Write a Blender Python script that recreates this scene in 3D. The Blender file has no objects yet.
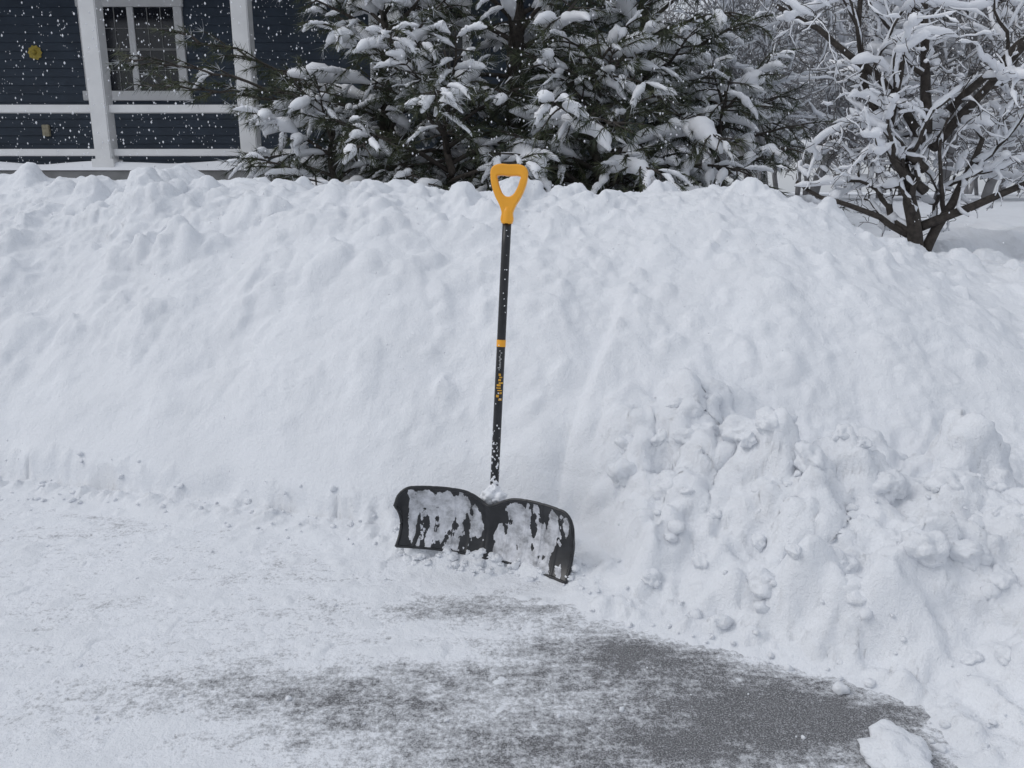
import bpy, math, random
import numpy as np
from mathutils import Vector, Matrix
random.seed(7); rng=np.random.default_rng(7)
scene=bpy.context.scene
scene.view_settings.view_transform='Standard'
scene.view_settings.look='None'
scene.view_settings.exposure=0

# ------------------------------------------------------------ noise
_perm=rng.permutation(256); _perm=np.concatenate([_perm,_perm,_perm])
_g=rng.normal(size=(256,3)); _g/=np.linalg.norm(_g,axis=1)[:,None]
def perlin(x,y,z):
    x,y,z=np.broadcast_arrays(x,y,z)
    xi=np.floor(x).astype(int);yi=np.floor(y).astype(int);zi=np.floor(z).astype(int)
    xf=x-xi;yf=y-yi;zf=z-zi
    xi&=255;yi&=255;zi&=255
    u=xf**3*(xf*(xf*6-15)+10);v=yf**3*(yf*(yf*6-15)+10);w=zf**3*(zf*(zf*6-15)+10)
    def gr(a,b,c):
        h=_perm[_perm[_perm[xi+a]+yi+b]+zi+c]
        g=_g[h]
        return g[...,0]*(xf-a)+g[...,1]*(yf-b)+g[...,2]*(zf-c)
    x00=gr(0,0,0)*(1-u)+gr(1,0,0)*u
    x10=gr(0,1,0)*(1-u)+gr(1,1,0)*u
    x01=gr(0,0,1)*(1-u)+gr(1,0,1)*u
    x11=gr(0,1,1)*(1-u)+gr(1,1,1)*u
    return ((x00*(1-v)+x10*v)*(1-w)+(x01*(1-v)+x11*v)*w)*1.6
def fbm(x,y,z,o=4,gain=.5):
    s=0;a=1.
    for i in range(o):
        s=s+a*perlin(x*2**i+i*17.3,y*2**i+i*5.1,z*2**i+i*9.7); a*=gain
    return s
def sstep(a,b,x):
    t=np.clip((x-a)/(b-a),0,1); return t*t*(3-2*t)

# ------------------------------------------------------------ materials
def mat(name):
    m=bpy.data.materials.new(name); m.use_nodes=True
    nt=m.node_tree; return m,nt,nt.nodes['Principled BSDF']
def N(nt,t,**k):
    n=nt.nodes.new(t)
    for a,b in k.items(): setattr(n,a,b)
    return n
def noise(nt,scale,detail=4,rough=.5,coord='Object',vecscale=None):
    tc=N(nt,'ShaderNodeTexCoord'); n=N(nt,'ShaderNodeTexNoise')
    n.inputs['Scale'].default_value=scale;n.inputs['Detail'].default_value=detail;n.inputs['Roughness'].default_value=rough
    if vecscale:
        mp=N(nt,'ShaderNodeMapping'); mp.inputs['Scale'].default_value=vecscale
        nt.links.new(tc.outputs[coord],mp.inputs['Vector']); nt.links.new(mp.outputs[0],n.inputs['Vector'])
    else: nt.links.new(tc.outputs[coord],n.inputs['Vector'])
    return n
def ramp(nt,src,stops):
    r=N(nt,'ShaderNodeValToRGB'); cr=r.color_ramp
    while len(cr.elements)<len(stops): cr.elements.new(.5)
    for e,(p,c) in zip(cr.elements,stops):
        e.position=p; e.color=(*c,1) if len(c)==3 else c
    nt.links.new(src,r.inputs[0]); return r
def bump(nt,bs,src,strength,dist,prev=None):
    b=N(nt,'ShaderNodeBump'); b.inputs['Strength'].default_value=strength; b.inputs['Distance'].default_value=dist
    nt.links.new(src,b.inputs['Height'])
    if prev: nt.links.new(prev.outputs[0],b.inputs['Normal'])
    nt.links.new(b.outputs[0],bs.inputs['Normal']); return b
def simple(name,c,rough=.6,var=.15,scale=8,bs_=0.0,spec=.5):
    m,nt,b=mat(name)
    n=noise(nt,scale,2)
    r=ramp(nt,n.outputs[0],[(.3,tuple(x*(1-var) for x in c)),(.7,tuple(min(1,x*(1+var)) for x in c))])
    nt.links.new(r.outputs[0],b.inputs['Base Color']); b.inputs['Roughness'].default_value=rough
    b.inputs['Specular IOR Level'].default_value=spec
    if bs_: bump(nt,b,n.outputs[0],bs_,.01)
    return m
def snow_mat(name,bumps=True,c=(.84,.862,.90)):
    m,nt,b=mat(name)
    b.inputs['Roughness'].default_value=.8; b.inputs['Specular IOR Level'].default_value=.15
    if bumps:
        n=noise(nt,3,2,.6)
        r=ramp(nt,n.outputs[0],[(.3,tuple(x*.955 for x in c)),(.65,c)])
        nt.links.new(r.outputs[0],b.inputs['Base Color'])
        n2=noise(nt,45,4,.8)
        bump(nt,b,n2.outputs[0],.8,.012)
    else: b.inputs['Base Color'].default_value=(*c,1)
    return m
M_snow=snow_mat('snow'); M_snow2=snow_mat('snow_plain',False,(.84,.855,.89))
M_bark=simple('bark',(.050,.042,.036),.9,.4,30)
M_twig=simple('far_twigs',(.27,.265,.27),.9,.3,3)  # pale grey: frost coating, plus distance haze put into the colour
M_white=simple('white_paint',(.74,.74,.74),.5,.05,5)
M_siding=simple('blue_siding',(.040,.057,.083),.6,.15,4)
M_trimgrey=simple('porch_grey',(.2,.2,.2),.7,.2,6)
M_roof=simple('roof_shingle',(.07,.07,.075),.9,.3,10)
M_plastic=simple('black_plastic',(.020,.021,.024),.33,.3,30)
M_shaft=simple('black_shaft',(.014,.015,.018),.32,.3,40)
M_orange=simple('orange_plastic',(.90,.40,.025),.38,.06,12)
M_label=simple('label_yellow',(.75,.40,.04),.5,.2,60)
M_labelw=simple('label_white',(.6,.6,.6),.5,.2,60)
M_yellow=simple('ornament_yellow',(.50,.38,.07),.6,.2,30)
M_lbox=simple('light_box',(.45,.40,.28),.6,.2,30)
m,nt,b=mat('window_glass'); b.inputs['Base Color'].default_value=(.012,.014,.02,1); b.inputs['Roughness'].default_value=.08
M_glass=m

def mth(nt,op,a,bv,c=None):
    x=N(nt,'ShaderNodeMath',operation=op)
    for i,v in enumerate((a,bv,c)):
        if v is None: continue
        if isinstance(v,(int,float)): x.inputs[i].default_value=v
        else: nt.links.new(v,x.inputs[i])
    return x.outputs[0]
m,nt,b=mat('driveway_asphalt_snow')
at=N(nt,'ShaderNodeAttribute',attribute_name='bare')
nf=noise(nt,230,2,.7); r1=ramp(nt,nf.outputs[0],[(.3,(.04,.04,.043)),(.5,(.11,.11,.115)),(.68,(.40,.405,.42))])
nm=noise(nt,14,6,.75)
nq=noise(nt,60,5,.85)
ns_=noise(nt,9,3,.7,'Object',(.8,3.2,1))
f=mth(nt,'MULTIPLY_ADD',nm.outputs[0],-1.7,.85)
f=mth(nt,'ADD',f,mth(nt,'MULTIPLY_ADD',nq.outputs[0],-3.0,1.5))
f=mth(nt,'ADD',f,mth(nt,'MULTIPLY_ADD',ns_.outputs[0],-1.0,.5))
f=mth(nt,'ADD',f,at.outputs['Fac'])
fr=ramp(nt,f,[(.0,(0,0,0)),(.4,(.45,.45,.45)),(.95,(1,1,1))])
fac=mth(nt,'MULTIPLY',fr.outputs[0],.95)
mx=N(nt,'ShaderNodeMix',data_type='RGBA')
nt.links.new(fac,mx.inputs[0]); mx.inputs[6].default_value=(.81,.83,.868,1); nt.links.new(r1.outputs[0],mx.inputs[7])
nt.links.new(mx.outputs[2],b.inputs['Base Color'])
ro=mth(nt,'MULTIPLY_ADD',fac,-.2,.8); nt.links.new(ro,b.inputs['Roughness'])
b.inputs['Specular IOR Level'].default_value=.2
bn=noise(nt,45,3,.75); bump(nt,b,bn.outputs[0],.8,.010)
M_drive=m

m,nt,b=mat('pine_needles')
at=N(nt,'ShaderNodeAttribute',attribute_name='tone')
r=ramp(nt,at.outputs['Fac'],[(0,(.012,.018,.011)),(.4,(.032,.045,.021)),(.74,(.085,.098,.045)),(.8,(.14,.14,.10)),(.84,(.5,.52,.55)),(1,(.78,.80,.84))])
nt.links.new(r.outputs[0],b.inputs['Base Color']); b.inputs['Roughness'].default_value=.6
M_needle=m

# ------------------------------------------------------------ mesh helpers
def link(o,parent=None):
    scene.collection.objects.link(o)
    if parent: o.parent=parent
    return o
def empty(name,loc=(0,0,0)):
    e=bpy.data.objects.new(name,None); e.location=loc; e.empty_display_size=.2; return link(e)
def mesh_obj(name,V,F,material,parent=None,smooth=True):
    me=bpy.data.meshes.new(name)
    me.from_pydata([tuple(v) for v in V],[],F); me.materials.append(material)
    if smooth: me.polygons.foreach_set('use_smooth',[True]*len(me.polygons))
    me.update(); return link(bpy.data.objects.new(name,me),parent)
def fast_mesh(name,V,F,material,parent=None,smooth=True,attr=None):
    V=np.asarray(V,dtype=np.float32);F=np.asarray(F,dtype=np.int32); k=F.shape[1]
    me=bpy.data.meshes.new(name); me.vertices.add(len(V)); me.vertices.foreach_set('co',V.ravel())
    me.loops.add(F.size); me.loops.foreach_set('vertex_index',F.ravel())
    me.polygons.add(len(F)); me.polygons.foreach_set('loop_start',np.arange(0,F.size,k,dtype=np.int32))
    me.polygons.foreach_set('loop_total',np.full(len(F),k,dtype=np.int32))
    me.polygons.foreach_set('use_smooth',np.full(len(F),smooth))
    me.materials.append(material); me.update(calc_edges=True); me.validate()
    if attr:
        a=me.attributes.new(attr[0],'FLOAT','POINT'); a.data.foreach_set('value',np.asarray(attr[1],dtype=np.float32))
    return link(bpy.data.objects.new(name,me),parent)
import bmesh
def box(name,a,b_,material,parent,bev=.006):
    bm=bmesh.new(); bmesh.ops.create_cube(bm,size=1)
    for v in bm.verts:
        v.co=Vector([(a[i]+b_[i])/2+v.co[i]*(b_[i]-a[i]) for i in range(3)])
    if bev: bmesh.ops.bevel(bm,geom=bm.edges[:],offset=bev,segments=2,affect='EDGES')
    me=bpy.data.meshes.new(name); bm.to_mesh(me); bm.free(); me.materials.append(material)
    return link(bpy.data.objects.new(name,me),parent)
class Acc:
    def __init__(s): s.V=[];s.F=[]
    def tube(s,pts,rad,n=6,flat=1.0):
        base=len(s.V); L=len(pts)
        up=Vector((0,0,1))
        for i,p in enumerate(pts):
            d=(pts[min(i+1,L-1)]-pts[max(i-1,0)])
            if d.length<1e-9: d=Vector((0,0,1))
            d.normalize()
            a=d.cross(up)
            if a.length<.05: a=d.cross(Vector((1,0,0)))
            a.normalize(); c=a.cross(d)
            for k in range(n):
                t=2*math.pi*k/n
                s.V.append(p+a*(math.cos(t)*rad[i])+c*(math.sin(t)*rad[i]*flat))
        for i in range(L-1):
            for k in range(n):
                k2=(k+1)%n
                s.F.append((base+i*n+k,base+i*n+k2,base+(i+1)*n+k2,base+(i+1)*n+k))
        s.F.append(tuple(base+k for k in range(n))[::-1]); s.F.append(tuple(base+(L-1)*n+k for k in range(n)))
    def obj(s,name,m,parent=None): return mesh_obj(name,s.V,s.F,m,parent)
def ico(sub):
    bm=bmesh.new(); bmesh.ops.create_icosphere(bm,subdivisions=sub,radius=1)
    v=np.array([x.co[:] for x in bm.verts]); f=np.array([[y.index for y in x.verts] for x in bm.faces]); bm.free(); return v,f
ICO={k:ico(k) for k in (1,2,3,4)}
def lumps(centers,radii,sub=2,amp=.3,squash=.8,freq=1.3,oc=3):
    tv,tf=ICO[sub]; Vs=[];Fs=[];o=0
    for c,r in zip(centers,radii):
        off=rng.uniform(0,100,3)
        n=fbm(tv[:,0]*freq+off[0],tv[:,1]*freq+off[1],tv[:,2]*freq+off[2],oc,.5)
        q,_=np.linalg.qr(rng.normal(size=(3,3)))
        sc=np.array([1,rng.uniform(.7,1.1),rng.uniform(.6,.95)])
        v=(tv*sc)@q.T*(1+amp*n)[:,None]*np.asarray(r)
        v[:,2]*=squash
        Vs.append(v+np.array(c)); Fs.append(tf+o); o+=len(tv)
    return np.concatenate(Vs),np.concatenate(Fs)

# ------------------------------------------------------------ terrain
POLY=[(-60,12),(-12,5.6),(-6,4.35),(-2.5,3.65),(-1.9,3.5),(-1.4,3.33),(-.68,3.13),(-.45,3.02),(0,2.96),(.24,2.8),(.36,2.50),(.9,2.20),(1.22,1.98),(1.28,1.6),(1.38,.5),(1.6,-1),(2.2,-8),(3,-60),(-60,-60)]
def sdist(x,y):
    best=np.full(x.shape,1e9); inside=np.zeros(x.shape,bool); n=len(POLY)
    for i in range(n):
        ax,ay=POLY[i];bx,by=POLY[(i+1)%n]
        dx,dy=bx-ax,by-ay
        t=np.clip(((x-ax)*dx+(y-ay)*dy)/(dx*dx+dy*dy),0,1)
        best=np.minimum(best,np.hypot(x-ax-t*dx,y-ay-t*dy))
        if ay!=by:
            c=((ay>y)!=(by>y))&(x<(bx-ax)*(y-ay)/(by-ay)+ax); inside^=c
    return np.where(inside,-best,best)
def bare_field(x,y):
    g=lambda cx,cy,sx,sy:np.exp(-((x-cx)/sx)**2-((y-cy)/sy)**2)
    B=.98*g(.80,1.88,.44,.21)+.72*g(.38,2.20,.40,.17)+.50*g(-.50,1.98,.50,.14)+.56*g(.12,1.74,.58,.22)+.32*g(-.05,2.45,.36,.10)
    wx=x+.25*perlin(x*1.2,y*1.2,x*0+40); wy=y+.22*perlin(x*1.1,y*1.1,x*0+50)
    B=B+.18*fbm(wx*2.0,wy*5.0,x*0+3.1,6,.65)
    rr=np.hypot(wx-.1,(wy-1.1)*1.25)
    B=B+.19*perlin(rr*9,wx*1.3,x*0+60)*sstep(-1.4,-.2,x)
    # tyre tread arc pressed across the slush
    ra=np.hypot(x-.35,(y-.75)*1.0)+.02*perlin(x*2,y*2,x*0+5); th=np.arctan2(y-.75,x-.35)
    band=sstep(.10,.07,np.abs(ra-1.32))+sstep(.10,.07,np.abs(ra-1.0))*.7
    tread=np.sin(ra*150)*.5+np.sin(th*95+ra*30)*.5
    B=B+band*(.05+.13*tread)*sstep(-.9,-.2,x+y*.0)
    far=sstep(1.5,.8,y)
    B=B*(1-far)+far*(.35+.5*fbm(x*.9,y*1.4,x*0+7,4))
    B=B-.6*sstep(-.26,.02,sdist(x,y)+.05*perlin(x*7,y*7,x*0+90))
    return np.clip(B-.10,-.5,1.1)
CX=[-9,-5,-3.2,-2.75,-2.45,-2.3,-2.1,-1.8,-1.33,-.7,-.33,.18,.68,1.18,1.56,1.8,2.1,2.4,3.07,4,7]
CZ=[1.5,1.52,1.53,1.49,1.50,1.62,1.51,1.50,1.46,1.44,1.36,1.38,1.42,1.43,1.40,1.31,1.16,1.03,.93,.95,1.1]
Y0X=[-60,-12,-6,-2.5,-1.4,-.68,0,.5,1.2,2,4,10,60]
Y0Y=[12,5.6,4.35,3.65,3.33,3.12,2.98,2.93,2.85,2.75,2.6,2.3,2.0]
def yard(x,y):
    return 1.0+.35*sstep(6,12,y)+.25*np.exp(-((x-2.0)/.9)**2-((y-7.0)/1.0)**2)+.015*np.clip(y-14,0,60)-.35*sstep(3,12,x)*sstep(12,5,y)+.16*fbm(x*1.1,y*1.1,x*0+77,3)*sstep(3.0,3.6,x)*sstep(14,9,y)+.2*np.exp(-((x-4.6)/.7)**2-((y-6.8)/.5)**2)
def base_h(x,y,d):
    y0=np.interp(x,Y0X,Y0Y)+.05*perlin(x*.9,y*.5,x*0+2)
    y0b=y0+.035*perlin(x*4.3,y*3,x*0+8)+.015*perlin(x*11,y*7,x*0+8)
    yc=y0+2.05+.2*perlin(x*.7,y*0,x*0+22)
    cr=np.interp(x,CX,CZ)+.03*perlin(x*2.3,y*2,x*0+31)
    s=(y-y0)/(yc-y0)
    lip=.10*(.6+.7*(perlin(x*2.2,y*0,x*0+4)+.5))*sstep(1,.3,s)
    sc=np.clip(s,0,1)
    up=lip+(cr-.02)*(1-(1-sc)**1.45)
    yd=yard(x,y)
    back=cr-.02+(yd-cr)*sstep(0,1.3,y-yc)
    h=np.where(s<=1,up,back); h=h*sstep(0,.05,y-y0b)
    rm=sstep(.22,.5,x)
    top=.36+.16*perlin(x*2.3,y*2.3,x*0+12)
    rd=np.clip(d,0,9)
    ridge=top*(1-np.exp(-(rd/.30)**1.15))*rm*sstep(1.9,.6,rd)
    ridge=np.where(x>1.2,ridge+0.25*sstep(.3,2.5,rd)*rm,ridge)
    k=.10; h2=np.log(np.exp(h/k)+np.exp(ridge/k)-1)*k
    h2=h2-.13*np.exp(-((x-.25)/.10)**2-((y-3.0)/.15)**2)
    q=(x-.15)-(y-3.0)*.42
    h2=h2+.10*sstep(0,.06,q)*np.exp(-((y-3.45)/.45)**2)*np.exp(-(np.clip(q,0,9)/.7)**2)
    return h2
def axis(lo,hi,step,outlo,outhi,g=1.045):
    a=list(np.arange(lo,hi+1e-6,step)); s=step
    while a[-1]<outhi: s*=g; a.append(a[-1]+s)
    s=step
    b=[lo]
    while b[-1]>outlo: s*=g; b.append(b[-1]-s)
    return np.array(b[:0:-1]+a)
xs=axis(-3.9,3.9,.0115,-500,500,1.07); ys=axis(1.45,5.6,.0115,-300,600,1.05)
X,Y=np.meshgrid(xs,ys)
D=sdist(X,Y)+.04*perlin(X*6,Y*6,X*0+1)+.022*perlin(X*19,Y*19,X*0+5)
B=bare_field(X,Y)
H=base_h(X,Y,D)
trample=fbm(X*7,Y*9,X*0+2,5,.6)
thin=.026*(-.10-B)+.0065*trample+.022*sstep(-.2,0,D)
BL=np.array([-.43,2.865]);BR=np.array([.225,2.68]); bd=(BR-BL)/np.linalg.norm(BR-BL)
tt_=(X-BL[0])*bd[0]+(Y-BL[1])*bd[1]; nn_=-(X-BL[0])*bd[1]+(Y-BL[1])*bd[0]
foot=np.exp(-((nn_+.01)/.05)**2)*sstep(-.06,.04,tt_)*sstep(.74,.64,tt_)*(1+1.2*perlin(X*12,Y*12,X*0+3))
thin=thin+.032*foot*(1.6-1.1*np.clip(tt_/.68,0,1))
H=np.where(D<0,np.maximum(thin,-.02),np.maximum(H,thin+ .03*sstep(0,.05,D)))
H=np.maximum(H,-.02)
def add_lump(cx,cy,r,f,p):
    i0,i1=np.searchsorted(xs,[cx-r*1.4,cx+r*1.4]);j0,j1=np.searchsorted(ys,[cy-r*1.4,cy+r*1.4])
    if i1-i0<2 or j1-j0<2: return
    x=X[j0:j1,i0:i1];y=Y[j0:j1,i0:i1]
    a=random.uniform(0,3.14);e=random.uniform(.7,1.2)
    u=(x-cx)*math.cos(a)+(y-cy)*math.sin(a);v=-(x-cx)*math.sin(a)+(y-cy)*math.cos(a)
    w=perlin(x/r*1.1+cx*7,y/r*1.1+cy*3,x*0)
    rho=np.sqrt((u/e)**2+(v*e)**2)/r*(1+.4*w)
    b=np.clip(1-rho**p,0,1)**(1/p)
    H[j0:j1,i0:i1]+=b*r*f
U=random.uniform
def scatter(n,xr,yr,cond,rr,ff,pw=2.0):
    c=0;t=0
    while c<n and t<n*40:
        t+=1
        cx,cy=U(*xr),U(*yr)
        d=float(sdist(np.array([cx]),np.array([cy]))[0])
        if not cond(cx,cy,d): continue
        r=rr[0]+(rr[1]-rr[0])*random.random()**pw
        add_lump(cx,cy,r,U(*ff),random.choice([1.8,2.2,3.]))
        c+=1
scatter(150,(.3,3.0),(1.5,3.3),lambda x,y,d:0.02<d<.9 and not(x<.45 and y>2.8),(.05,.14),(.25,.6),1.2)
scatter(430,(-3.9,3.9),(4.5,5.8),lambda x,y,d:True,(.03,.13),(.2,.6),1.6)
scatter(280,(-3.9,0),(4.0,5.2),lambda x,y,d:True,(.03,.12),(.12,.4),1.5)
scatter(480,(-.4,3.0),(3.3,4.9),lambda x,y,d:True,(.014,.055),(.3,.75),2.0)
scatter(190,(-3.6,3.6),(3.2,4.6),lambda x,y,d:d>.1,(.02,.10),(.06,.24),1.5)
for (cx,cy,r,f) in [(.78,2.95,.13,.8),(.95,2.8,.12,.7),(.68,2.8,.09,.8),(1.5,2.6,.15,.4),(1.2,2.75,.11,.5),(-1.0,4.2,.10,.5),(-1.45,4.3,.11,.5),(-.45,4.25,.07,.6),
                    (.36,2.95,.06,.6),(-2.28,5.1,.16,.8),(-2.05,5.3,.12,.5),(1.0,2.5,.1,.4),(1.35,2.3,.1,.4),(.55,3.9,.06,.7),(.62,4.0,.05,.7),(.75,3.85,.05,.7),(-.95,3.6,.06,.35)]:
    add_lump(cx,cy,r,f,2.2)
for it in range(2):
    K_=H.copy()
    K_[1:-1,1:-1]=(H[1:-1,1:-1]*4+2*(H[:-2,1:-1]+H[2:,1:-1]+H[1:-1,:-2]+H[1:-1,2:])+H[:-2,:-2]+H[2:,2:]+H[:-2,2:]+H[2:,:-2])/16
    mk=(D>.03).astype(float); H=H*(1-mk)+K_*mk
scatter(240,(.3,2.6),(1.5,3.0),lambda x,y,d:-.02<d<.5,(.014,.04),(.2,.45))
scatter(420,(-3,1.4),(1.5,3.8),lambda x,y,d:-.10<d<.05,(.012,.035),(.25,.6))
scatter(420,(-3,1.3),(1.5,3.6),lambda x,y,d:-.9<d<-.03,(.012,.035),(.10,.3))
def boot(cx,cy,a):
    for (o,r) in ((0,.055),(.07,.05),(.15,.038)):
        add_lump(cx+o*math.cos(a),cy+o*math.sin(a),r,-.20,3.)
for i in range(44):
    cx,cy=U(-2.2,.3),U(1.7,3.1)
    if float(sdist(np.array([cx]),np.array([cy]))[0])<-.2: boot(cx,cy,U(.3,2.6))
H=np.maximum(H,-.02)
gy,gx=np.gradient(H,ys,xs)
gx=np.clip(gx,-2,2);gy=np.clip(gy,-2,2)
L=np.sqrt(gx**2+gy**2+1); nx,ny,nz=-gx/L,-gy/L,1/L
amp=.020*sstep(.02,.25,D)
berm=sstep(.25,.5,X)*sstep(3.45,2.95,Y)*sstep(1.8,1.1,D)
rough=.75+.8*berm+.6*sstep(4.2,4.9,Y)+.35*sstep(-.4,.6,X)
b1=perlin(X*7,Y*7,H*7); b2=perlin(X*15+9,Y*15,H*15); b3=perlin(X*34+9,Y*34,H*34)
billow=(.35-np.abs(b1))*1.6+(.3-np.abs(b2))*.9+(.3-np.abs(b3))*.35
patchy=sstep(-.1,.5,perlin(X*1.3,Y*1.3,H*1.3+70))
ns=fbm(X*2.0,Y*2.0,H*2.0,3)*1.5+rough*(fbm(X*13,Y*13,H*13,4,.6)*.33)+berm*billow*1.3+(.6*sstep(4.3,4.9,Y)+.55*patchy*sstep(.2,.5,D))*billow
disp=amp*ns
Z=H+nz*disp; PX=X+nx*disp; PY=Y+ny*disp
V=np.stack([PX,PY,Z],-1).reshape(-1,3)
ny_,nx_=X.shape
idx=np.arange(ny_*nx_).reshape(ny_,nx_)
F=np.stack([idx[:-1,:-1],idx[:-1,1:],idx[1:,1:],idx[1:,:-1]],-1).reshape(-1,4)
fc=V[F].mean(1)
near=(np.abs(fc[:,0])<8)&(fc[:,1]>1.0)&(fc[:,1]<7.6)
def submesh(name,mask):
    f=F[mask]; u,inv=np.unique(f,return_inverse=True)
    fast_mesh(name,V[u],inv.reshape(f.shape),M_snow)
submesh('snow_bank',near); submesh('snow_ground',~near)
def ground_z(x,y):
    i=int(np.clip(np.searchsorted(xs,x),0,len(xs)-1));j=int(np.clip(np.searchsorted(ys,y),0,len(ys)-1)); return float(Z[j,i])

# driveway
dx=axis(-3.2,2.0,.011,-20,3.2,1.08);dy=axis(1.3,3.6,.011,-20,4.4,1.08)
DX,DY=np.meshgrid(dx,dy); BB=bare_field(DX,DY)
idd=np.arange(DX.size).reshape(DX.shape)
DF=np.stack([idd[:-1,:-1],idd[:-1,1:],idd[1:,1:],idd[1:,:-1]],-1).reshape(-1,4)
dz=.0015*fbm(DX*6,DY*6,DX*0,3)+.0034*fbm(DX*22,DY*22,DX*0+6,3,.6)*sstep(.5,.0,BB)
DV=np.stack([DX,DY,dz],-1).reshape(-1,3)
keep=(sdist(DV[DF].mean(1)[:,0],DV[DF].mean(1)[:,1])<.12)
fast_mesh('driveway',DV,DF[keep],M_drive,attr=('bare',np.clip((BB+.02)*1.30,-.7,1.2).ravel()))

cs=[];rs=[]
def chunk(x,y,r,sink=.35): cs.append((x,y,max(ground_z(x,y),0)+r*(1-sink)*.6)); rs.append(r)
t=0
while t<80:
    x,y=U(.35,2.6),U(1.45,3.2); d=float(sdist(np.array([x]),np.array([y]))[0])
    if -.03<d<.75: chunk(x,y,.008+.026*random.random()**2.5,.95); t+=1
t=0
while t<190:
    x,y=U(-3,1.3),U(1.5,3.7); d=float(sdist(np.array([x]),np.array([y]))[0])
    if -.18<d<.05: chunk(x,y,.004+.014*random.random()**2,.6); t+=1
t=0
while t<130:
    x,y=U(-3,1.3),U(1.5,3.5); d=float(sdist(np.array([x]),np.array([y]))[0])
    if d<-.1: chunk(x,y,.003+.006*random.random()**2,.6); t+=1
chunk(.67,2.28,.034,.3);chunk(.60,2.33,.02,.2);chunk(.93,1.98,.022);chunk(1.02,2.0,.016)
Vc,Fc=lumps(cs,rs,2,.45)
fast_mesh('snow_chunks',Vc,Fc,M_snow)
cs=[];rs=[]; t=0
while t<60:
    x,y=U(.42,2.8),U(1.5,3.15); d=float(sdist(np.array([x]),np.array([y]))[0])
    if .04<d<.7: r=.03+.055*random.random()**1.5; cs.append((x,y,ground_z(x,y)-r*.40)); rs.append(r); t+=1
Vc,Fc=lumps(cs,rs,4,.38,.8,1.2,4); fast_mesh('snow_clods',Vc,Fc,M_snow)
Vc,Fc=lumps([(.95,1.69,.02)],[.085],4,.30,.75,1.5,4); fast_mesh('snow_block',Vc,Fc,M_snow)

# ------------------------------------------------------------ shovel
PO=Vector((-.07,2.8,0)); sh=empty('snow_shovel',PO)
def loc(v): return Vector(v)-PO
Lp=Vector((-.43,2.870,.062));Rp=Vector((.225,2.675,.004))
C=(Lp+Rp)/2; W=(Rp-Lp).length; ex=(Rp-Lp).normalized()
ez=Vector((.05,.10,1)); ez=(ez-ex*ez.dot(ex)*.85).normalized(); ey=ez.cross(ex).normalized()
def Hu(u):
    a=abs(u)
    h=.242+.012*math.cos((a-.55)*3)
    h-=.034*math.exp(-(a/.17)**2)
    e=max(0,(a-.84)/.16); h-=.072*(1-math.sqrt(max(0,1-e*e)))
    return h*(1+.045*u)
def blade(u,v,off=0):
    a=abs(u)
    h=Hu(u)
    y=-.066*(a**2.4) -.055*(abs(2*v-.9)**2)*(.6+.4*a)+.03
    y+=.018*math.exp(-(u/.05)**2)*(1-.4*v)*-1
    y+=-.004*sum(math.exp(-((u-q)/.012)**2) for q in (-.82,-.62,-.42,-.22,.2,.4,.6,.8))
    w=W/2*(1-.03*(1-v)*a)
    return C+ex*(u*w)+ez*(v*h)+ey*(y-off)
NU,NV=160,40
BV=[];BF=[]
for j in range(NV+1):
    for i in range(NU+1): BV.append(loc(blade(-1+2*i/NU,j/NV)))
for j in range(NV):
    for i in range(NU):
        a=j*(NU+1)+i; BF.append((a,a+1,a+NU+2,a+NU+1))
bo=mesh_obj('blade',BV,BF,M_plastic,sh)
md=bo.modifiers.new('s','SOLIDIFY'); md.thickness=.006; md.offset=-1
acc=Acc()
edge=[blade(-1,j/24) for j in range(25)]+[blade(-1+2*i/80,1) for i in range(1,81)]+[blade(1,1-j/24) for j in range(1,25)]
acc.tube([loc(p) for p in edge],[.0065]*len(edge),8)
be=[blade(-1+2*i/60,0) for i in range(61)]; acc.tube([loc(p) for p in be],[.005]*61,6)
acc.obj('blade_rim',M_plastic,sh)
us=np.linspace(-.985,.985,340);vs=np.linspace(.01,.985,110)
UU,VV=np.meshgrid(us,vs)
nn=fbm(UU*5,VV*2.0,UU*0+14,6,.6)+.6*perlin(UU*16,VV*1.0,UU*0+9)
m_=.02+.30*np.exp(-((UU+.62)/.28)**2-((VV-.55)/.4)**2)+.45*np.exp(-((UU-.45)/.36)**2-((VV-.5)/.38)**2)+.4*np.exp(-((UU+.2)/.12)**2-((VV-.6)/.3)**2)+.65*np.exp(-((UU-.42)/.38)**2-((VV-.08)/.12)**2)
m_-= .5*np.exp(-((UU-.0)/.06)**2) +.6*sstep(.88,.97,np.abs(UU))+.40*sstep(.86,1,VV)+.08*sstep(.14,.0,VV)
for q in (-.82,-.62,-.42,-.22,.2,.4,.6,.8): m_-=.28*np.exp(-((UU-q)/.018)**2)
th=np.clip((nn*.65+m_)*.008,-.004,.005)
SV=[];SF=[]
for j in range(110):
    for i in range(340): SV.append(loc(blade(us[i],vs[j],float(th[j,i]))))
mask=th>-.0035
for j in range(109):
    for i in range(339):
        if mask[j,i] or mask[j+1,i+1]:
            a=j*340+i; SF.append((a,a+1,a+341,a+340))
mc,ntc,bc=mat('caked_snow'); nz1=noise(ntc,22,5,.65)
rr=ramp(ntc,nz1.outputs[0],[(.33,(.28,.285,.30)),(.47,(.54,.55,.58)),(.62,(.74,.75,.79))]); ntc.links.new(rr.outputs[0],bc.inputs['Base Color']); bc.inputs['Roughness'].default_value=.8
bump(ntc,bc,nz1.outputs[0],.3,.003)
mesh_obj('caked_snow',SV,SF,mc,sh)
S0=Vector((-.069,2.86,.27));S1=Vector((-.018,2.955,1.285)); sd=(S1-S0).normalized()
acc=Acc(); R=.0165
pts=[S0-sd*.17+(S1-S0+sd*.17)*(i/10) for i in range(11)]
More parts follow.
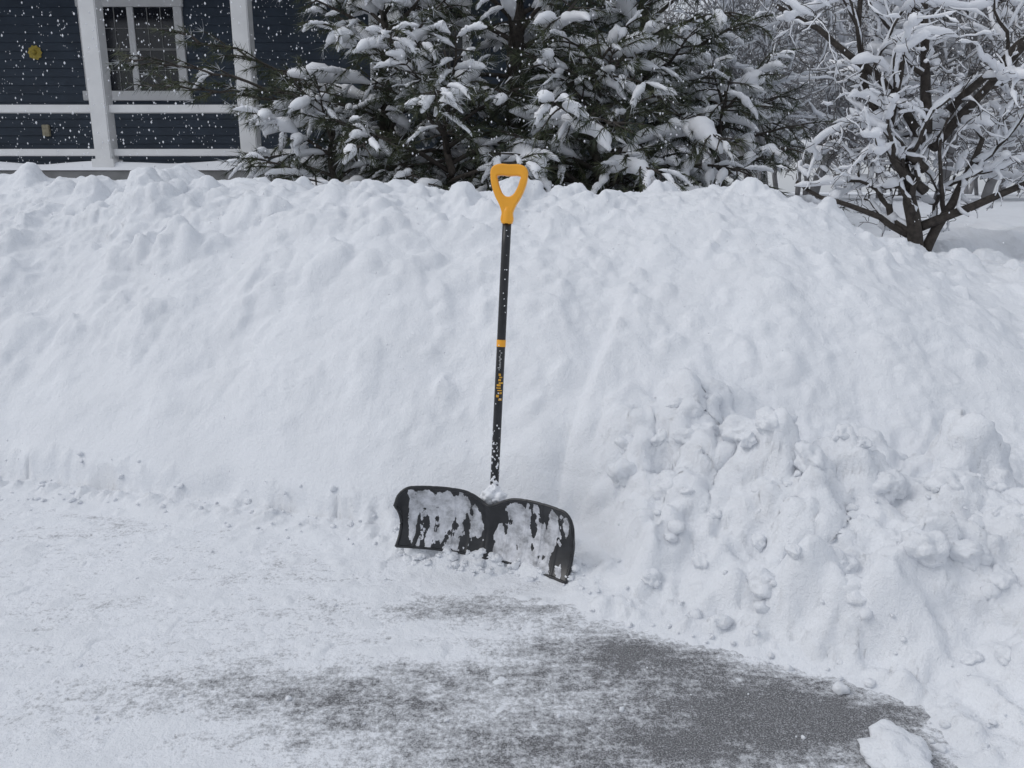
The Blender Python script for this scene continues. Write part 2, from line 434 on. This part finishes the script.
acc.tube([loc(p) for p in pts],[R]*11,20); acc.obj('shaft',M_shaft,sh)
acc=Acc(); pts=[S0-sd*(.19-.012*i) for i in range(15)]; acc.tube([loc(p) for p in pts],[.030-.0006*i for i in range(15)],16,.8); acc.obj('socket',M_plastic,sh)
sx=sd.cross(Vector((0,1,0))).normalized()
if sx.x<0: sx=-sx
sy=sd.cross(sx).normalized()
if sy.y>0: sy=-sy
def patch(name,z0,z1,a0,a1,m_,n=10):
    V_=[];F_=[]
    tt0=(z0-S0.z)/sd.z;tt1=(z1-S0.z)/sd.z
    for k in range(n+1):
        a=math.radians(a0+(a1-a0)*k/n); o=sx*math.sin(a)*(R+.0009)+sy*math.cos(a)*(R+.0009)
        V_+= [loc(S0+sd*tt0+o),loc(S0+sd*tt1+o)]
        if k<n: F_.append((2*k,2*k+2,2*k+3,2*k+1))
    mesh_obj(name,V_,F_,m_,sh)
patch('label_band',.822,.848,-180,180,M_orange,28)
z=.62
while z<.72:
    w=U(.004,.010); a=U(-50,10); patch('logo_mark',z,z+w,a,a+U(25,60),M_label,5); z+=w+U(.002,.005)
z=.735
while z<.81:
    w=U(.002,.004); a=U(-20,0); patch('print_mark',z,z+w,a,a+U(12,26),M_labelw,4); z+=w+U(.003,.005)
cu=bpy.data.curves.new('g','CURVE'); cu.dimensions='2D'; cu.fill_mode='BOTH'; cu.extrude=.010; cu.bevel_depth=.006; cu.bevel_resolution=3; cu.resolution_u=8
def spl(pts):
    s=cu.splines.new('BEZIER'); s.bezier_points.add(len(pts)-1)
    for bp,p in zip(s.bezier_points,pts):
        bp.co=(p[0],p[1],0); bp.handle_left_type='AUTO'; bp.handle_right_type='AUTO'
    s.use_cyclic_u=True
rt=[(.013,-.004),(.015,.03),(.024,.056),(.042,.088),(.056,.125),(.062,.16),(.060,.183),(.047,.193)]
spl(rt+[(0,.195)]+[(-a,b_) for a,b_ in rt[::-1]])
ri=[(.049,.161),(.046,.142),(.036,.112),(.020,.088)]
spl([(0,.166),(.040,.166)]+ri+[(0,.080)]+[(-a,b_) for a,b_ in ri[::-1]]+[(-.040,.166)])
co=bpy.data.objects.new('tmp',cu); scene.collection.objects.link(co); bpy.context.view_layer.update()
dg=bpy.context.evaluated_depsgraph_get()
gm=bpy.data.meshes.new_from_object(co.evaluated_get(dg)); bpy.data.objects.remove(co)
base=S1-sd*.002; tw=math.radians(8)
hx=(sx*math.cos(tw)+sy*math.sin(tw)); hy=sd.cross(hx)
for v in gm.vertices:
    x,y,z=v.co; v.co=loc(base+hx*x+sd*y+hy*z)
gm.materials.clear(); gm.materials.append(M_orange)
go=link(bpy.data.objects.new('d_grip',gm),sh)
go.data.polygons.foreach_set('use_smooth',[True]*len(go.data.polygons))
try: go.data.set_sharp_from_angle(angle=math.radians(40))
except Exception: pass
acc=Acc(); acc.tube([loc(S1+sd*q) for q in (-.012,-.008,.03,.05)],[.0205,.0215,.020,.016],20); acc.obj('grip_collar',M_orange,sh)
cc=[];rr_=[]
for i in range(90):
    q=.28*random.random()**1.7-.02; a=U(-1.6,1.6); p=S0+sd*q+sx*math.sin(a)*R+sy*math.cos(a)*R
    cc.append(tuple(loc(p))); rr_.append(U(.002,.006)*(1.2-q*2.5))
for i in range(16):
    q=U(.3,1.0);p=S0+sd*q+sx*U(-.01,.01)+sy*R; cc.append(tuple(loc(p))); rr_.append(U(.001,.003))
Vc,Fc=lumps(cc,rr_,2,.4,1.1); fast_mesh('stuck_snow',Vc,Fc,M_snow2,sh)
cc=[];rr_=[]
for (ox,oy,oz,r) in ((-.02,-.02,-.02,.036),(.014,-.022,-.022,.032),(0,-.012,.004,.027),(-.035,-.02,-.026,.022),(.003,-.004,.03,.017)):
    cc.append(tuple(loc(S0+Vector((ox,oy,oz))))); rr_.append(r)
Vc,Fc=lumps(cc,rr_,4,.35,1.0,1.6,4); fast_mesh('socket_snow',Vc,Fc,M_snow2,sh)
cc=[];rr_=[]
for i in range(90):
    u=U(-1.02,1.05); p=C+ex*(u*W/2)-ey*U(-.01,.09); r=.005+.018*random.random()**2.2; cc.append((p.x,p.y,ground_z(p.x,p.y)+.001)); rr_.append(r)
Vc,Fc=lumps(cc,rr_,3,.4,.7,1.4); fast_mesh('snow_crumbs',Vc,Fc,M_snow)

# ------------------------------------------------------------ house
ho=empty('clapboard_house',(0,0,0))
def siding(name,p0,p1,z0,z1,out):
    V_=[];F_=[];p0=Vector(p0);p1=Vector(p1);o=Vector(out);z=z0
    while z<z1:
        zz=min(z+.115,z1); b0=len(V_)
        for p in (p0,p1):
            V_+= [(*(p+o*.0)[:2],z),(*(p+o*.018)[:2],z),(*(p+o*.003)[:2],zz)]
        F_+= [(b0,b0+3,b0+4,b0+1),(b0+1,b0+4,b0+5,b0+2)]
        z=zz
    mesh_obj(name,V_,F_,M_siding,ho,False)
HX0,HX1,HY,HB=-14.,2.1,12.,20.
siding('front_siding',(HX0,HY,0),(HX1,HY,0),1.72,6.6,(0,-1,0))
siding('side_siding',(HX1,HY,0),(HX1,HB,0),.8,6.6,(1,0,0))
siding('left_siding',(HX0,HY,0),(HX0,HB,0),.8,6.6,(-1,0,0))
box('rear_wall',(HX0,HB-.1,.5),(HX1-.01,HB,6.6),M_siding,ho,0)
box('foundation',(HX0+.02,HY+.03,.3),(HX1-.02,HB-.12,1.7),M_trimgrey,ho,0)
box('corner_board',(HX1-.12,HY-.035,1.75),(HX1+.03,HY+.1,6.55),M_white,ho)
def slab(name,pts,m_,thick):
    V_=[Vector(p) for p in pts]+[Vector(p)-Vector((0,0,thick)) for p in pts]
    F_=[(0,1,2,3),(7,6,5,4),(0,4,5,1),(1,5,6,2),(2,6,7,3),(3,7,4,0)]
    return mesh_obj(name,V_,F_,m_,ho,False)
slab('roof_front',[(HX0-.4,HY-.4,6.55),(HX1+.4,HY-.4,6.55),(HX1+.4,16,9.6),(HX0-.4,16,9.6)],M_roof,.15)
slab('roof_back',[(HX0-.4,16.003,9.6),(HX1+.4,16.003,9.6),(HX1+.4,HB+.4,6.55),(HX0-.4,HB+.4,6.55)],M_roof,.15)
slab('roof_snow_front',[(HX0-.35,HY-.35,6.8),(HX1+.35,HY-.35,6.8),(HX1+.35,15.98,9.85),(HX0-.35,15.98,9.85)],M_snow2,.19)
slab('roof_snow_back',[(HX0-.35,16.01,9.85),(HX1+.35,16.01,9.85),(HX1+.35,HB+.35,6.8),(HX0-.35,HB+.35,6.8)],M_snow2,.19)
for xx,nm in ((HX1-.01,'gable_end'),(HX0+.01,'gable_end')):
    mesh_obj(nm,[(xx,HY,6.55),(xx,HB,6.55),(xx,16,9.5)],[(0,1,2)],M_siding,ho,False)
box('porch_deck',(HX0+.3,9.88,1.60),(HX1-.1,11.97,1.72),M_trimgrey,ho)
box('porch_skirt',(HX0+.35,9.98,.3),(HX1-.15,10.05,1.597),M_trimgrey,ho)
box('porch_beam',(HX0+.3,9.92,4.25),(HX1-.1,10.12,4.5),M_white,ho)
box('porch_ceiling',(HX0+.3,10.123,4.40),(HX1-.1,11.97,4.45),M_white,ho)
slab('porch_roof',[(HX0+.1,9.6,4.63),(HX1+.1,9.6,4.63),(HX1+.1,11.96,5.4),(HX0+.1,11.96,5.4)],M_roof,.1)
slab('porch_roof_snow',[(HX0+.15,9.65,4.90),(HX1+.05,9.65,4.90),(HX1+.05,11.95,5.66),(HX0+.15,11.95,5.66)],M_snow2,.22)
px=[-4.95+1.77*k for k in range(-5,5)]
for k,x in enumerate(px):
    if x>HX1-.05: continue
    box('porch_post',(x-.10,9.91,1.723),(x+.10,10.11,4.247),M_white,ho,.012)
    box('post_base',(x-.135,9.885,1.726),(x+.135,10.135,1.86),M_white,ho)
    if k<len(px)-1 and x+1.77<HX1:
        box('top_rail',(x+.102,9.97,2.40),(x+1.668,10.07,2.49),M_white,ho)
        box('bottom_rail',(x+.102,9.98,1.90),(x+1.668,10.06,1.98),M_white,ho)
xa=np.linspace(HX0+.3,HX1-.1,300);ya=np.linspace(9.86,11.4,24)
A,Bq=np.meshgrid(xa,ya); zq=1.725+.10*sstep(11.4,9.95,Bq)*sstep(9.86,9.95,Bq)*(1+.4*perlin(A*1.3,Bq*2,A*0))
ii=np.arange(A.size).reshape(A.shape)
fast_mesh('deck_snow',np.stack([A,Bq,zq],-1).reshape(-1,3),np.stack([ii[:-1,:-1],ii[:-1,1:],ii[1:,1:],ii[1:,:-1]],-1).reshape(-1,4),M_snow2,ho)
def window(x0,x1,z0,z1):
    y=HY
    box('window_head',(x0-.14,y-.06,z1),(x1+.14,y+.01,z1+.15),M_white,ho)
    box('window_sill',(x0-.16,y-.09,z0-.13),(x1+.16,y+.01,z0),M_white,ho)
    box('window_jamb',(x0-.12,y-.055,z0+.002),(x0,y+.01,z1-.002),M_white,ho)
    box('window_jamb',(x1,y-.055,z0+.002),(x1+.12,y+.01,z1-.002),M_white,ho)
    xm=(x0+x1)/2
    box('window_mullion',(xm-.045,y-.05,z0+.002),(xm+.045,y+.01,z1-.002),M_white,ho)
    for a,b2 in ((x0,xm-.045),(xm+.045,x1)):
        box('window_pane',(a+.002,y-.025,z0+.002),(b2-.002,y-.02,z1-.002),M_glass,ho,0)
        zm=(z0+z1)/2
        box('sash_rail',(a+.003,y-.040,zm-.016),(b2-.003,y-.026,zm+.016),M_trimgrey,ho,.002)
        for q in (.333,.667):
            xx=a+(b2-a)*q; box('muntin',(xx-.006,y-.034,z0+.003),(xx+.006,y-.0265,zm-.018),M_trimgrey,ho,0)
            box('muntin',(xx-.006,y-.034,zm+.018),(xx+.006,y-.0265,z1-.003),M_trimgrey,ho,0)
        for zz in ((z0+zm)/2,(z1+zm)/2): box('muntin',(a+.003,y-.033,zz-.006),(b2-.003,y-.0262,zz+.006),M_trimgrey,ho,0)
window(-5.98,-4.76,2.9,4.02)
window(-10.5,-9.2,2.9,4.02); window(-1.9,-.7,2.9,4.02)
window(-6.05,-4.83,5.2,6.3); window(-1.9,-.7,5.2,6.3)
box('wall_light_box',(-6.80,HY-.07,2.28),(-6.70,HY-.02,2.44),M_lbox,ho)
orn=empty('sun_wall_ornament',(-6.78,HY-.03,3.42))
V_=[(0,-.02,0)];F_=[]
for k in range(20):
    r=.105 if k%2==0 else .088; a=2*math.pi*k/20; V_.append((r*math.cos(a),0,r*math.sin(a)))
for k in range(20): F_.append((0,1+(k+1)%20,1+k))
mesh_obj('rays',V_,F_,M_yellow,orn,False)
Vc,Fc=lumps([(0,-.02,0)],[.055],3,.02); fast_mesh('face',Vc,Fc,M_yellow,orn)

# ------------------------------------------------------------ pine
pine=empty('pine_tree',(0,0,0))
wood=Acc(); snowt=Acc(); tufts=[]
def rv(s): return Vector((random.gauss(0,s),random.gauss(0,s),random.gauss(0,s)))
def bough_snow(pts,R0,drop=0):
    P2=[]
    for i in range(len(pts)-1): P2+= [pts[i],pts[i].lerp(pts[i+1],.34),pts[i].lerp(pts[i+1],.67)]
    P2.append(pts[-1]); k=len(P2)
    w0=1.0; rad=[]
    for i in range(k):
        w0=.6*w0+.4*U(.35,1.6); rad.append(R0*max(.02,math.sin(math.pi*(i+.2)/(k-.2)))**.7*w0)
    ph=U(0,6)
    snowt.tube([q+Vector((.2*R0*math.sin(i*.6+ph),.2*R0*math.cos(i*.7+ph),rad[i]*.35+.004-drop*(i/k)**2)) for i,q in enumerate(P2)],rad,10,.8)
def pine_twig(p,d,Ln,snowy,tone=0):
    n=max(3,int(Ln/.05)); pts=[p.copy()]; d=d.normalized(); fr_=1 if snowy else 0
    for i in range(n):
        d=(d+rv(.09)+Vector((0,0,-.06))).normalized(); p=p+d*(Ln/n); pts.append(p.copy())
        if i>=1: tufts.append((p.copy(),d.copy(),1.0 if i==n-1 else .85,tone,fr_))
    wood.tube(pts,[.007*(1-.7*i/n)+.0015 for i in range(n+1)],4)
    if snowy and n>=4:
        bough_snow(pts[random.randint(0,1):],U(.02,.056),U(0,.10))
STEMS=[(.05,8.5,4.4,62,1.9,.13),(-1.25,8.35,2.9,44,1.45,.09),(1.35,8.6,3.0,44,1.55,.09),(-.6,7.75,1.8,26,1.15,.06),(.8,7.8,2.0,30,1.2,.06),(-1.75,8.0,1.5,18,.75,.05),(2.1,8.3,1.7,22,1.0,.05)]
for (X0,Y0_,HT,nl,LM,R0_) in STEMS:
    tz=ground_z(X0,Y0_)-.15
    wood.tube([Vector((X0+.04*math.sin(i*1.3+X0*5),Y0_+.03*math.cos(i),tz+i*HT/10)) for i in range(11)],[R0_*(1-i/11.5) for i in range(11)],9)
    for li in range(nl):
        f_=(li+.5)/nl; z0=.10+f_**1.1*(HT-.4)
        az=li*2.399963+U(-.3,.3)
        Ln=(LM*(1-f_)**.7+.35)*U(.8,1.1)
        el=math.radians(U(-2,25)+38*f_)
        d=Vector((math.cos(az)*math.cos(el),math.sin(az)*math.cos(el),math.sin(el)))
        p=Vector((X0,Y0_,tz+z0)); n=max(6,int(Ln/.14)); pts=[p.copy()]; side=1; tone=U(-.12,.2); sn=random.choice([U(0,.15),U(.2,.6),U(.3,.7)])
        for i in range(n):
            t_=i/n
            d=(d+rv(.05)+Vector((0,0,-.065+.03*f_))).normalized(); p=p+d*(Ln/n)
            gz=ground_z(p.x,p.y)+.05
            if p.z<gz: p.z=gz; d.z=abs(d.z)*.3
            pts.append(p.copy())
            if t_>.12:
                for rep in range(2):
                    side*=-1
                    sdv=d.cross(Vector((0,0,1))).normalized()*side
                    dd=(d*U(.5,1.0)+sdv*U(.5,1.1)+Vector((0,0,U(-.65,.3)))+rv(.15))
                    pine_twig(p,dd,U(.22,.48)*(1-.3*t_),random.random()<sn,tone)
        wood.tube(pts,[.024*(1-.85*i/n)*min(1,Ln/1.5+.3)+.003 for i in range(n+1)],5)
        if random.random()<.65:
            a=random.randint(1,max(1,n//2)); bough_snow(pts[a:],U(.05,.125),U(0,.3))
        pine_twig(p,d,.26,random.random()<.5,tone)
for (tx,ty,tz2) in ((-3.7,8.2,2.72),(-3.35,8.0,2.42),(-3.3,8.6,3.0)):
    a=Vector((-1.25,8.35,1.9)); b_=Vector((tx,ty,tz2)); n=16; pts=[]
    for i in range(n+1):
        t_=i/n; q=a.lerp(b_,t_)+Vector((0,0,.15*math.sin(math.pi*t_)))+rv(.015); pts.append(q)
        if t_>.3:
            for rep in range(2):
                dd=(b_-a).normalized()+Vector((0,U(-.8,.8),U(-.35,.5))); pine_twig(q,dd,U(.16,.34),random.random()<.08,.15)
    wood.tube(pts,[.022*(1-.8*i/n)+.003 for i in range(n+1)],6)
wood.obj('trunk_and_limbs',M_bark,pine); snowt.obj('snow_on_boughs',M_snow2,pine)
T=len(tufts); K=14; print('tufts',T)
P=np.array([t[0][:] for t in tufts]);Dv=np.array([t[1][:] for t in tufts]);Sz=np.array([t[2] for t in tufts]);Tn=np.array([t[3] for t in tufts]);Fz=np.array([t[4] for t in tufts])
P=np.repeat(P,K,0);Dv=np.repeat(Dv,K,0);Sz=np.repeat(Sz,K)
rd=rng.normal(size=P.shape); nd=Dv*.9+rd*.5; nd[:,2]-=.15; nd/=np.linalg.norm(nd,axis=1)[:,None]
ln=rng.uniform(.08,.15,len(P))*Sz
wv=np.cross(nd,rng.normal(size=P.shape)); wv/=np.linalg.norm(wv,axis=1)[:,None]; wv*=.0032
tip=P+nd*ln[:,None]; tip[:,2]-=.015
NVt=np.stack([P-wv,P+wv,tip],1).reshape(-1,3); NF=np.arange(len(NVt)).reshape(-1,3)
tt=np.clip(np.repeat(rng.uniform(.05,.55,T)+Tn,K)+rng.uniform(0,.16,T*K),0,.78)
dust=np.repeat(rng.random(T)<.10+.42*Fz,K)&(rng.random(T*K)<.5); tt=np.where(dust,rng.uniform(.84,1,T*K),tt)
fast_mesh('needles',NVt,NF,M_needle,pine,False,attr=('tone',np.repeat(tt,3)))

# ------------------------------------------------------------ bare trees
def bare_tree(seed,levels,spread,nsn,twn,minr,dirs,snowr=1.0,wander=.22,sp=(.95,.95,.9,.55,.35),keepp=(.8,.75,.7,.55)):
    random.seed(seed); w=Acc(); s=Acc()
    def rec(p,d,Ln,r,lv):
        n=9 if lv<2 else (7 if lv<3 else 5); pts=[p.copy()];rad=[r]
        kids=[]
        for i in range(n):
            d=(d+rv(wander if lv else .12)+Vector((0,0,.04 if lv<3 else 0))).normalized(); p=p+d*(Ln/n); pts.append(p.copy()); rad.append(max(minr,r*(1-.55*(i+1)/n)))
            if lv<levels and i>=1: kids.append((p.copy(),d.copy(),rad[-1]))
        w.tube(pts,rad,8 if lv<2 else (5 if lv<4 else 3))
        if lv>0 and random.random()<sp[lv]:
            rr=[(x*.8+(.021 if lv<3 else .007)*snowr)*U(.5,1.4) for x in rad]
            for i in range(len(pts)):
                dd=(pts[min(i+1,len(pts)-1)]-pts[max(0,i-1)]).normalized()
                rr[i]*=max(.3,1-abs(dd.z)**2)
            rr[0]*=.5; rr[-1]*=.35
            s.tube([q+Vector((0,0,rad[i]*.7+rr[i]*.45)) for i,q in enumerate(pts)],rr,7 if lv<3 else 4,.85)
        for (q,dd,rr2) in kids:
            for m2 in range(nsn if lv<2 else twn):
                if random.random()<keepp[lv]:
                    ax=rv(1).normalized(); side=dd.cross(ax).normalized()
                    nd=(dd*U(.35,.8)+side*U(.6,1.1)*spread+Vector((0,0,.12 if lv<2 else 0))).normalized()
                    if lv==0: nd.z=max(nd.z,.05); nd.normalize()
                    rec(q,nd,Ln*U(.4,.72),rr2*U(.45,.7),lv+1)
    for (p,d,Ln,r) in dirs: rec(Vector(p),Vector(d).normalized(),Ln,r,0)
    random.seed(seed+1)
    return w,s
TX,TY=2.98,5.85; TZ=ground_z(TX,TY)-.12
ap=empty('bare_apple_tree',(TX,TY,TZ))
w,s=bare_tree(11,4,1.0,1,1,.0024,[((0,0,0),(-.04,0,1),1.1,.062),((.04,0,.08),(.35,.1,1),1.0,.04),((0,0,.55),(-.7,-.1,.62),1.05,.036),((0,0,.3),(.9,-.2,.45),1.1,.036),((0,0,.2),(-.9,.2,.25),1.0,.026),((-.04,0,.95),(-.25,.1,1),1.2,.040),((0.02,0,.85),(.5,.2,.9),1.2,.038),((0.1,0,1.1),(.6,-.3,.6),1.2,.03),
   ((-.02,0,.7),(-1,-.1,.75),1.5,.034),((-.03,0,.85),(-.9,.15,.95),1.5,.034)],
   1.6,.28,(1,.98,.9,.5,.3),(.6,.58,.55,.48))
print('apple verts',len(w.V),len(s.V))
w.obj('trunk_and_branches',M_bark,ap); s.obj('branch_snow',M_snow2,ap)
dt=empty('distant_trees',(0,0,0))
vars_=[]
for sd_ in (21,35,48):
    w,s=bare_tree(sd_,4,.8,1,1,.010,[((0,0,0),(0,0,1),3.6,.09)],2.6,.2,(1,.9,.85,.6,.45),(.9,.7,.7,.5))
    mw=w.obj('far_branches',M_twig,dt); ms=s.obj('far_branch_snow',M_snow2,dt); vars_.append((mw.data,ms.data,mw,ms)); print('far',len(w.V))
random.seed(5)
spots=[]
for k in range(85):
    y=U(17,60); x=U(-.05,.95)*y*1.0+1.5
    if x<HX1+1.5 and y<24: x+=4
    spots.append((x,y))
for k in range(20): spots.append((U(-40,0),U(26,45)))
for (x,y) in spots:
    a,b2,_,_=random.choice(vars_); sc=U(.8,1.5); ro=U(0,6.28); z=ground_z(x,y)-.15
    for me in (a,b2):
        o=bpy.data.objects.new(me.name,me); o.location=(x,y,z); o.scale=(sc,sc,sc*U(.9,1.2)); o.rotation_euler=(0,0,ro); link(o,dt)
for v in vars_:
    bpy.data.objects.remove(v[2]); bpy.data.objects.remove(v[3])

# ------------------------------------------------------------ falling snow
nfl=26000
tv=np.array([(1,0,0),(-1,0,0),(0,1,0),(0,-1,0),(0,0,1),(0,0,-1)],float)
tf=np.array([(0,2,4),(2,1,4),(1,3,4),(3,0,4),(2,0,5),(1,2,5),(3,1,5),(0,3,5)])
c=np.stack([rng.uniform(-9,9,nfl),rng.uniform(2.0,11.6,nfl),rng.uniform(.0,4.8,nfl)],1)
ok=(c[:,2]>.1+np.clip((c[:,1]-2.8)*.7,0,1.6)); c=c[ok]; nfl=len(c)
r=(.0024+.0055*rng.random(nfl)**1.5)*np.clip(c[:,1]/6,.4,1.2)
Vf=(tv[None]*r[:,None,None]*np.array([1,1,1.6])+c[:,None]).reshape(-1,3)
Ff=(tf[None]+(np.arange(nfl)*len(tv))[:,None,None]).reshape(-1,3)
fast_mesh('falling_snow',Vf,Ff,M_snow2)

# ------------------------------------------------------------ light
wd=bpy.data.worlds.new('World'); scene.world=wd; wd.use_nodes=True; nt=wd.node_tree
bg=nt.nodes['Background']; sk=N(nt,'ShaderNodeTexSky',sky_type='NISHITA'); sk.sun_disc=False
EL,AZ=48,258
sk.sun_elevation=math.radians(EL); sk.sun_rotation=math.radians(AZ); sk.dust_density=3; sk.air_density=1.2
hs=N(nt,'ShaderNodeHueSaturation'); hs.inputs['Saturation'].default_value=.35; hs.inputs['Value'].default_value=1.0
nt.links.new(sk.outputs[0],hs.inputs['Color'])
mx=N(nt,'ShaderNodeMix',data_type='RGBA'); mx.inputs[0].default_value=.6; nt.links.new(hs.outputs[0],mx.inputs[6]); mx.inputs[7].default_value=(5.45,5.83,6.5,1)
nt.links.new(mx.outputs[2],bg.inputs['Color']); bg.inputs['Strength'].default_value=.117
sl=bpy.data.lights.new('sun','SUN'); sl.energy=.53; sl.angle=math.radians(32); sl.color=(1,.98,.96)
so=link(bpy.data.objects.new('sun',sl))
dirv=Vector((math.sin(math.radians(AZ))*math.cos(math.radians(EL)),math.cos(math.radians(AZ))*math.cos(math.radians(EL)),math.sin(math.radians(EL))))
so.rotation_euler=dirv.to_track_quat('Z','Y').to_euler(); so.location=(5,5,12)
# ------------------------------------------------------------ camera
cd=bpy.data.cameras.new('camera'); cd.lens=27.7; cd.sensor_width=36; cd.clip_start=.05; cd.clip_end=2000
cam=link(bpy.data.objects.new('camera',cd)); cam.location=(0,0,1.35); cam.rotation_euler=(math.radians(90-13),0,0)
scene.camera=cam
